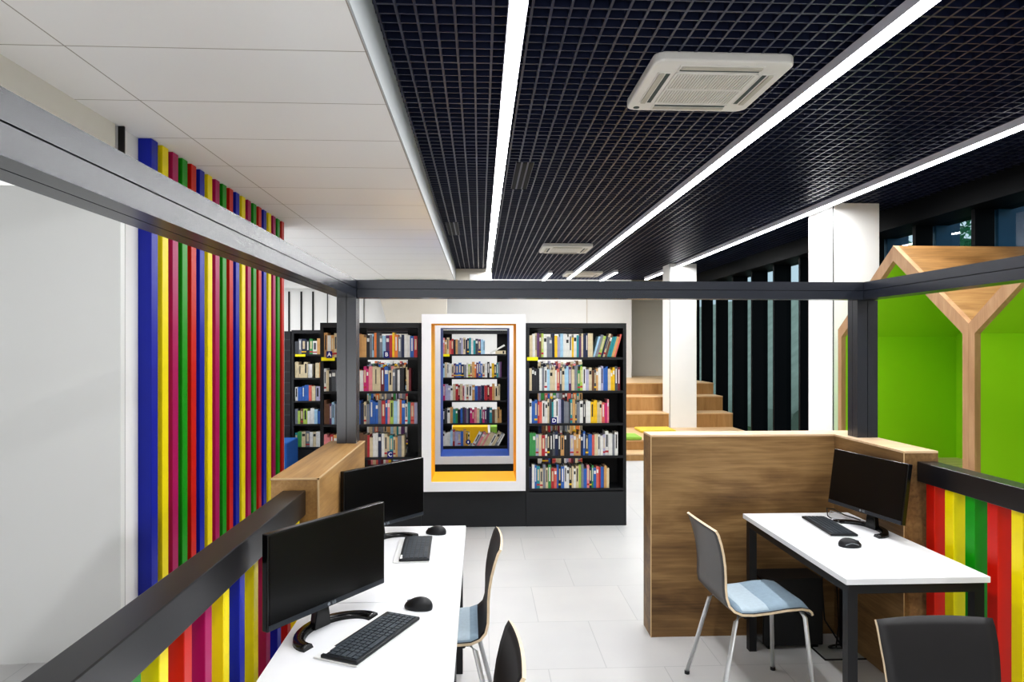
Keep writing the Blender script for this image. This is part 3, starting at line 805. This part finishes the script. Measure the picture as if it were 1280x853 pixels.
tag(MB().box(-.42, 10.4, .03, .12, 10.85, .44, M_cushy2).box(-.42, 10.4, .0, .12, 10.85, .03, M_black).build('pouf', bevel=.02), 'yellow upholstered block seat seen between the books through the frame', 'seat')
tag(MB().box(.16, 10.4, .03, .40, 10.85, .44, M_cushg).box(.16, 10.4, .0, .40, 10.85, .03, M_black).build('pouf', bevel=.02), 'green upholstered block seat behind the farthest centre bookcase', 'seat')
# ------------------------------------------------------------------ house nooks
HX0, HX1 = 3.315, 4.42
YFAR, HALF, PT = 6.155, .8425, .0575
def make_nook():
    """front plane at local x=0 facing -x, centred on y=0"""
    r = empty('house_nook')
    d = HX1-HX0; e = 1.81; ap = 2.462; fl = .63; h = HALF
    pw = .0575; band = .12
    # front frame band (pentagon ring)
    out = [(-h, 0), (-h, e), (0, ap), (h, e), (h, 0)]
    inn = [(-h+pw, fl), (-h+pw, e-.068), (0, ap-.122), (h-pw, e-.068), (h-pw, fl)]
    f = MB(); t = .03
    for k in range(4):
        q = [out[k], out[k+1], inn[k+1], inn[k]]
        f.prism(q, -.012, t, M_nookpost, 'X')
    f.prism([(-h, 0), (-h+pw, fl), (h-pw, fl), (h, 0)], -.008, t, M_nookpost, 'X')
    f.build('gable_frame', r)
    # side walls
    for s in (-1, 1):
        y0, y1 = (h-pw, h-.004) if s > 0 else (-h+.004, -h+pw)
        m = MB().box(t, y0, 0, d, y1, e-.02, M_green)
        o = m.build('side_wall', r)
    # roof slabs: green underside, wooden outside
    for s in (-1, 1):
        th = .05
        sl_ = math.hypot(h, ap-e); nx, nz = (ap-e)/sl_*s, h/sl_
        a = (s*h, e); b = (0, ap)
        poly_o = [a, b, (b[0]-0, b[1]-.028/nz*1), (a[0]-nx*.0, a[1]-.028/nz)]
        MB().prism([a, b, (b[0], b[1]-.02), (a[0], a[1]-.02)], t, d, M_nookroof, 'X').build('roof_panel', r)
        MB().prism([(a[0], a[1]-.022), (b[0], b[1]-.022), (b[0], b[1]-.12), (a[0]-s*pw, a[1]-.068)], t, d, M_green, 'X').build('ceiling_lining', r)
    MB().box(d-.03, -h+pw, fl, d, h-pw, e-.03, M_green).prism([(-h+pw, e-.03), (0, ap-.12), (h-pw, e-.03)], d-.03, d, M_green, 'X').build('back_panel', r)
    MB().box(t, -h+pw, fl-.04, d-.03, h-pw, fl, M_oakTop).build('seat_board', r)
    return r
nk = make_nook(); nk.location = (HX0, YFAR-HALF, 0)
tag(nk, 'farther wooden house-shaped nook with lime green inside, its ridge in view', 'nook', 'house-shaped reading nooks')
dup(nk, (HX0, YFAR-3*HALF-.001, 0), 0, 'nearer wooden house-shaped nook with lime green inside, cut by the right edge', 'house-shaped reading nooks')

# ------------------------------------------------------------------ LED strips
def led(x0, x1, ya, yb, label, zb=ZG-.056):
    r = empty('linear_light', ((x0+x1)/2, (ya+yb)/2, zb), 0, label, 'ceiling light', 'linear lights in the black ceiling')
    w = (x1-x0)/2; l = (yb-ya)/2
    MB().box(-w, -l, .004, w, l, .0545, M_ledh).build('housing', r)
    MB().box(-w+.003, -l, 0, w-.003, l, .004, M_led).build('diffuser', r)
led(.118, .196, -.5, 13.6, 'long linear light nearest the white ceiling')
led(1.775, 1.853, -.5, 13.9, 'long linear light running past the ceiling cassette')
led(3.40, 3.478, -.5, 14.0, 'long linear light nearest the windows')
led(1.30, 1.37, 12.9, 14.4, 'short linear light at the far end, left one')
led(2.52, 2.59, 12.7, 14.3, 'short linear light at the far end, right one')

# ------------------------------------------------------------------ cassettes
def make_cassette():
    r = empty('ceiling_cassette')
    h = .355; rc_ = .06; pts = []
    for cx, cy, a0 in ((h-rc_, h-rc_, 0), (-h+rc_, h-rc_, 90), (-h+rc_, -h+rc_, 180), (h-rc_, -h+rc_, 270)):
        for k in range(7):
            a = math.radians(a0+k*15); pts.append((cx+rc_*math.cos(a), cy+rc_*math.sin(a)))
    MB().prism(pts, 0, .05, M_cassette, 'Z').build('panel', r, bevel=.01)
    g_ = MB().box(-.205, -.205, -.003, .205, .205, .001, M_grille)
    n = 26
    for k in range(n):
        x = -.2+.4*(k+.5)/n
        if True: g_.box(x-.004, -.2, -.007, x+.004, -.012, -.003, M_cassette).box(x-.004, .012, -.007, x+.004, .2, -.003, M_cassette)
    g_.box(-.205, -.010, -.008, .205, .010, -.003, M_cassette)
    for a, b, c, d in ((-.215, -.215, .215, -.203), (-.215, .203, .215, .215), (-.215, -.215, -.203, .215), (.203, -.215, .215, .215)): g_.box(a, b, -.006, c, d, .0, M_cassette)
    g_.build('grille', r)
    for k in range(4):
        T = Matrix.Rotation(k*PI/2, 4, 'Z')
        s_ = MB().box(-.215, .235, -.004, .215, .305, .0, M_cassette, T).box(-.205, .240, -.0052, .205, .262, -.004, M_slot, T).box(-.205, .272, -.012, .205, .298, -.004, M_grille, T)
        s_.build('air_slot', r)
    MB().prism([(-.30+.018*math.cos(a*PI/6), .30+.018*math.sin(a*PI/6)) for a in range(12)], -.003, 0, M_slot, 'Z').build('sensor', r)
    return r
cs = make_cassette(); cs.location = (1.215, 3.66, ZG-.045)
tag(cs, 'large near white square air conditioning cassette in the black ceiling', 'air conditioner', 'ceiling air conditioning cassettes')
dup(cs, (1.235, 9.85, ZG-.045), 0, 'second white air conditioning cassette, halfway down the black ceiling', 'ceiling air conditioning cassettes')
dup(cs, (2.0, 13.3, ZG-.045), 0, 'farthest white air conditioning cassette, just above the black beam', 'ceiling air conditioning cassettes')
def vent(x, y, l, label):
    r = empty('air_diffuser', (x, y, ZG-.004), 0, label, 'vent', 'slot air diffusers')
    for dx in (-.05, 0, .05): MB().box(dx-.017, -l/2, 0, dx+.017, l/2, .01, M_fin).build('slot', r)
    MB().box(-.072, -l/2-.01, .004, .072, l/2+.01, .012, M_grid).build('frame', r)
vent(.355, 5.8, .9, 'dark slot air diffuser beside the nearest linear light')
vent(-.33, 8.4, .9, 'dark slot air diffuser near the white ceiling edge')

# ------------------------------------------------------------------ outside
tag(MB().box(4.9, -10, -.5, 40, 45, -.3, M_grass).build('ground_outside'), 'grass ground outside the windows', 'ground', kind='structure')
def tree(x, y, h, r, seed, label):
    t = empty('tree', (x, y, -.3), 0, label, 'tree', 'trees outside the windows')
    MB().tube([(0, 0, 0), (.05, 0, h*.5), (0, .1, h*.8)], [.18, .13, .05], M_bark, 8).build('trunk', t)
    rd = random.Random(seed); m = MB()
    blobs = [(rd.uniform(-r, r)*.7, rd.uniform(-r, r)*.8, rd.uniform(h*.25, h), rd.uniform(.5, .9)*r*.6) for _ in range(16)]
    for _ in range(9000):
        bx, by, bz, br = rd.choice(blobs)
        d = Vector((rd.gauss(0, 1), rd.gauss(0, 1), rd.gauss(0, 1))).normalized()*br*rd.uniform(.6, 1)
        p = Vector((bx, by, bz))+d
        a = Vector((rd.uniform(-1, 1), rd.uniform(-1, 1), rd.uniform(-1, 1))).normalized(); b = a.orthogonal().normalized()
        s_ = rd.uniform(.06, .14)
        m.quad([p-a*s_, p-b*s_*.5, p+a*s_, p+b*s_*.5], M_leaf)
    m.build('crown', t)
tree(8.1, 10.2, 5.6, 2.2, 1, 'leafy green tree outside, seen above the near house roof')
tree(17.5, 34, 4.0, 3.0, 3, 'distant leafy tree outside beyond the far window strips')
tag(MB().prism([(6.6, -.3), (14, -.3), (14, 4.2), (10.5, 3.2), (6.8, .2)], 14.5, 45, M_bank, 'Y').build('grass_bank'), 'pale grassy bank outside the far windows', 'bank')

# ------------------------------------------------------------------ light
w = bpy.data.worlds.new('world'); sc.world = w; w.use_nodes = True
bg = w.node_tree.nodes['Background']; bg.inputs['Color'].default_value = (.80, .90, 1, 1); bg.inputs['Strength'].default_value = 1.0
def area(name, loc, rot, sx, sy, power, col=(1, 1, 1)):
    l = bpy.data.lights.new(name, 'AREA'); l.shape = 'RECTANGLE'; l.size = sx; l.size_y = sy; l.energy = power; l.color = col
    o = bpy.data.objects.new(name, l); COL.objects.link(o); o.location = loc; o.rotation_euler = rot
    return o
area('added_fill_left_bay', (-4.3, 8.5, 2.8), (0, 0, 0), 3, 6, 110)  # added fill light with no fixture, lifts the general light level
area('ceiling_fill_left_bay', (-4.2, 7.0, .5), (PI, 0, 0), 2.5, 5, 45)  # added upward fill hidden behind the slat wall, brightens the white ceiling
area('ceiling_fill_behind', (-1.0, -2.6, .9), (math.radians(160), 0, 0), 6, 2, 150)  # unseen fill behind the camera, added to lighten the ceiling ahead
area('back_wall_fill', (0.6, 13.9, 3.5), (0, 0, 0), 5, 1.2, 70)  # invented fill above the grid, added because the back area was dim
for x in (.157, 1.814, 3.44):
    area('strip_lamp', (x, 6.5, ZG-.06), (0, 0, 0), .07, 13.5, 118)

# ------------------------------------------------------------------ camera
cam = bpy.data.cameras.new('camera'); co = bpy.data.objects.new('camera', cam); COL.objects.link(co)
co.location = (0, 0, 1.65); co.rotation_euler = (PI/2, 0, -math.atan(40/853))
cam.sensor_width = 36; cam.lens = 853/1280*36; cam.shift_y = 7.5/1280; cam.clip_start = .05; cam.clip_end = 200
sc.camera = co
sc.view_settings.view_transform = 'Standard'; sc.view_settings.look = 'Medium High Contrast'; sc.view_settings.exposure = .05
